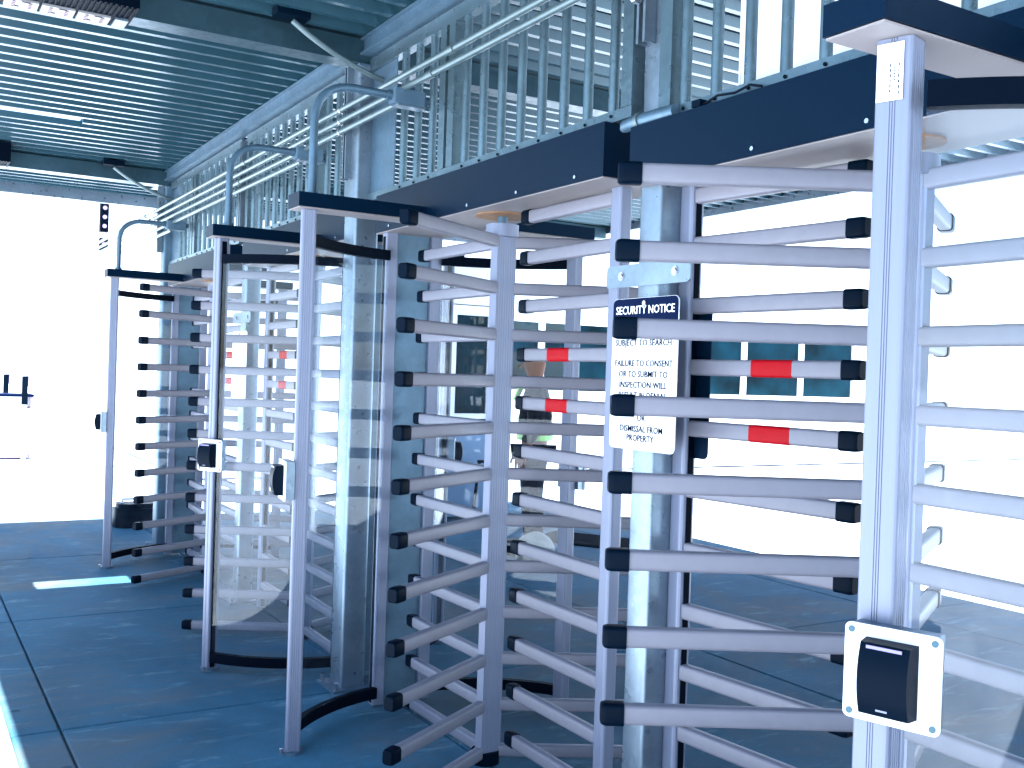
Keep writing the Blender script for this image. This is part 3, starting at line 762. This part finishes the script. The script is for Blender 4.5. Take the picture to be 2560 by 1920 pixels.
for z0, rx, ry in ((1.135, .158, .118), (.985, .166, .125)):
    n = 20; vs = []; fs = []
    for k in range(n):
        a = 2*math.pi*k/n
        for rr in (1.0, 1.05):
            for z in (z0-.022, z0+.022): vs.append((rx*rr*math.cos(a), ry*rr*math.sin(a), z))
    for k in range(n):
        o = 4*k; e = 4*((k+1) % n); fs += [(o+2,e+2,e+3,o+3),(o+1,o+3,e+3,e+1),(o,e,e+2,o+2)]
    hm.add(vs, fs)
obj('lime_trim', hm, M['lime'], pn)
cl = MB(); cl.tube([(-.10,-.11,1.40),(-.03,-.145,1.30)], .018, 6); cl.tube([(.10,-.11,1.40),(.03,-.145,1.30)], .018, 6)
obj('lime_collar', cl, M['lime'], pn)
for sx in (-1, 1):
    hb = MB()
    hand = Vector((.21*sx, -.085, .83))
    hb.box(hand.x-.018, hand.x+.018, hand.y-.04, hand.y+.04, hand.z-.05, hand.z+.04, bev=.01)
    for k in range(4):
        y0 = hand.y-.03+.02*k; L = (.065, .075, .07, .055)[k]
        hb.tube([(hand.x, y0, hand.z-.045), (hand.x-.008*sx, y0, hand.z-.045-L*.5), (hand.x-.025*sx, y0, hand.z-.045-L)], [.010,.009,.007], 6)
    hb.tube([(hand.x, hand.y-.035, hand.z+.01), (hand.x-.012*sx, hand.y-.062, hand.z-.025), (hand.x-.02*sx, hand.y-.066, hand.z-.055)], [.012,.010,.008], 6)
    obj('hand', hb, M['skin'], pn)
    bt_ = MB(); bt_.box(.10*sx-.055, .10*sx+.055, -.20, .09, 0, .085, bev=.035); obj('boot', bt_, M['cap'], pn)
fc = MB(); fc.tube([(0,-.108,1.60),(0,-.128,1.57)], [.010,.016], 6)
obj('nose', fc, M['skin'], pn)
fc = MB()
for sx in (-1,1): fc.tube([(sx*.032-.012,-.101,1.615),(sx*.032+.012,-.101,1.615)], .007, 6)
fc.tube([(-.022,-.104,1.545),(.022,-.104,1.545)], .005, 6)
obj('eyes_and_mouth', fc, M['hair'], pn)

# pale boulder and dark mat
bm = bmesh.new(); bmesh.ops.create_icosphere(bm, subdivisions=3, radius=1)
for v in bm.verts:
    k = 1+0.10*math.sin(3*v.co.x+1)+0.08*math.sin(4*v.co.y*v.co.z+2)
    v.co = Vector((v.co.x*.17*k, v.co.y*.16*k, max(v.co.z*.125*k+.11, 0)))
me = bpy.data.meshes.new('boulder'); bm.to_mesh(me); bm.free(); me.materials.append(M['stone'])
bo = tag(obj('boulder', me, None), 'pale rounded boulder on the paving at the feet of the person', 'boulder'); bo.location = (4.43, 6.90, 0)
fm = thing('floor_mat', 'dark ribbed floor mat lying on the paving beyond the bars', 'mat', (5.55, 7.60, 0.001), R(-58))
obj('backing', MB().box(-.55, .55, -.32, .32, 0, .008), M['mat'], fm)
rb = MB()
for k in range(14): rb.box(-.53, .53, -.30+k*.045, -.30+k*.045+.022, .0082, .014)
kind(obj('ribs', rb, M['mat'], fm), 'stuff')

# ------------------------------------------------------------------ far yard at left
cb = thing('yard_cabinet', 'white yard cabinet with dark rim at the far left edge', 'cabinet', (1.55, 17.5, 0))
obj('body', MB().box(-.35, .27, -.3, .3, .06, .70), M['white'], cb); obj('rim', MB().box(-.36, .28, -.31, .31, .701, .76), M['purple'], cb)
obj('upper_panel', MB().box(-.33, .16, -.28, .28, .761, .93), M['white'], cb); obj('side_frame', MB().box(.271, .31, -.3, .3, 0, .93), M['purple'], cb)
obj('rim', MB().box(-.36, .32, -.31, .31, .931, .97), M['sign_blue'], cb); obj('plinth', MB().box(-.34, .265, -.29, .29, 0, .059), M['purple'], cb)
for k, (x, y) in enumerate(((1.72, 17.0), (1.60, 18.6), (1.48, 20.2), (1.40, 21.8))):
    lb = ['nearest of the slim white yard posts at far left', 'second of the slim white yard posts at far left', 'third of the slim white yard posts at far left', 'farthest of the slim white yard posts at far left'][k]
    ps = thing('yard_post', lb, 'post', (x, y, 0), 0, 'slim white posts in the bright yard')
    obj('shaft', MB().tube([(0,0,0),(0,0,2.5)], .03, 8), M['white'], ps, True)
    obj('dark_clamp', MB().box(-.045, .035, -.05, .05, .82, 1.25), M['cap'], ps); obj('clamp_head', MB().box(.036, .085, -.05, .05, 1.10, 1.26), M['purple'], ps)
for x, y, z, lb in ((1.75, 20.5, 2.5, 'larger lilac lamp head on a slim pole at far left'), (1.40, 20.5, 2.36, 'smaller lilac lamp head cut by the left edge')):
    lp = thing('yard_lamp', lb, 'lamp', (x, y, 0), 0, 'lilac lamp heads in the yard')
    obj('pole', MB().tube([(0,0,0),(0,0,z)], .025, 8), M['white'], lp, True)
    obj('lamp_head', MB().box(-.17, .12, -.12, .12, z, z+.15, bev=.05).box(-.12, .11, -.1, .1, z+.1501, z+.18, bev=.05), M['purple'], lp, True)
sg = thing('signal_mast', 'pale mast with two dark signal heads beyond the roof edge', 'signal', (2.55, 15.6, 0))
obj('mast', MB().tube([(.10,0,0),(.10,0,4.1)], .035, 10), M['white'], sg, True)
for z0, hh in ((3.36, .42), (3.10, .17)):
    hd = obj('signal_head', MB().box(-.065, .045, -.06, .06, z0, z0+hh), M['black'], sg)
    for k in range(3 if hh > .3 else 1):
        o = obj('lens', disc(.030, 0, .01, 12), M['purple'], hd); o.matrix_local = Matrix.Translation((-.01, -.0605, z0+.08+k*.13)) @ Matrix.Rotation(R(90), 4, 'X')
obj('side_box', MB().box(-.62, -.10, -.14, .14, 3.05, 3.7), M['white'], sg); obj('side_bracket', MB().box(-.10, .066, -.02, .02, 3.3, 3.34), M['white'], sg)
bg_ = thing('equipment_bag', 'dark rounded bag on the ground behind the farthest turnstile', 'bag', (1.93, 9.85, 0))
obj('bag_body', MB().box(-.17, .20, -.14, .14, 0.0, .17, bev=.08).box(-.15, .18, -.12, .12, .1705, .215, bev=.08), M['cap'], bg_, True)
obj('handle', MB().tube(bez([(-.10,0,.21),(-.10,0,.25),(.06,0,.25),(.06,0,.21)], .02), .012, 6), M['white'], bg_, True)
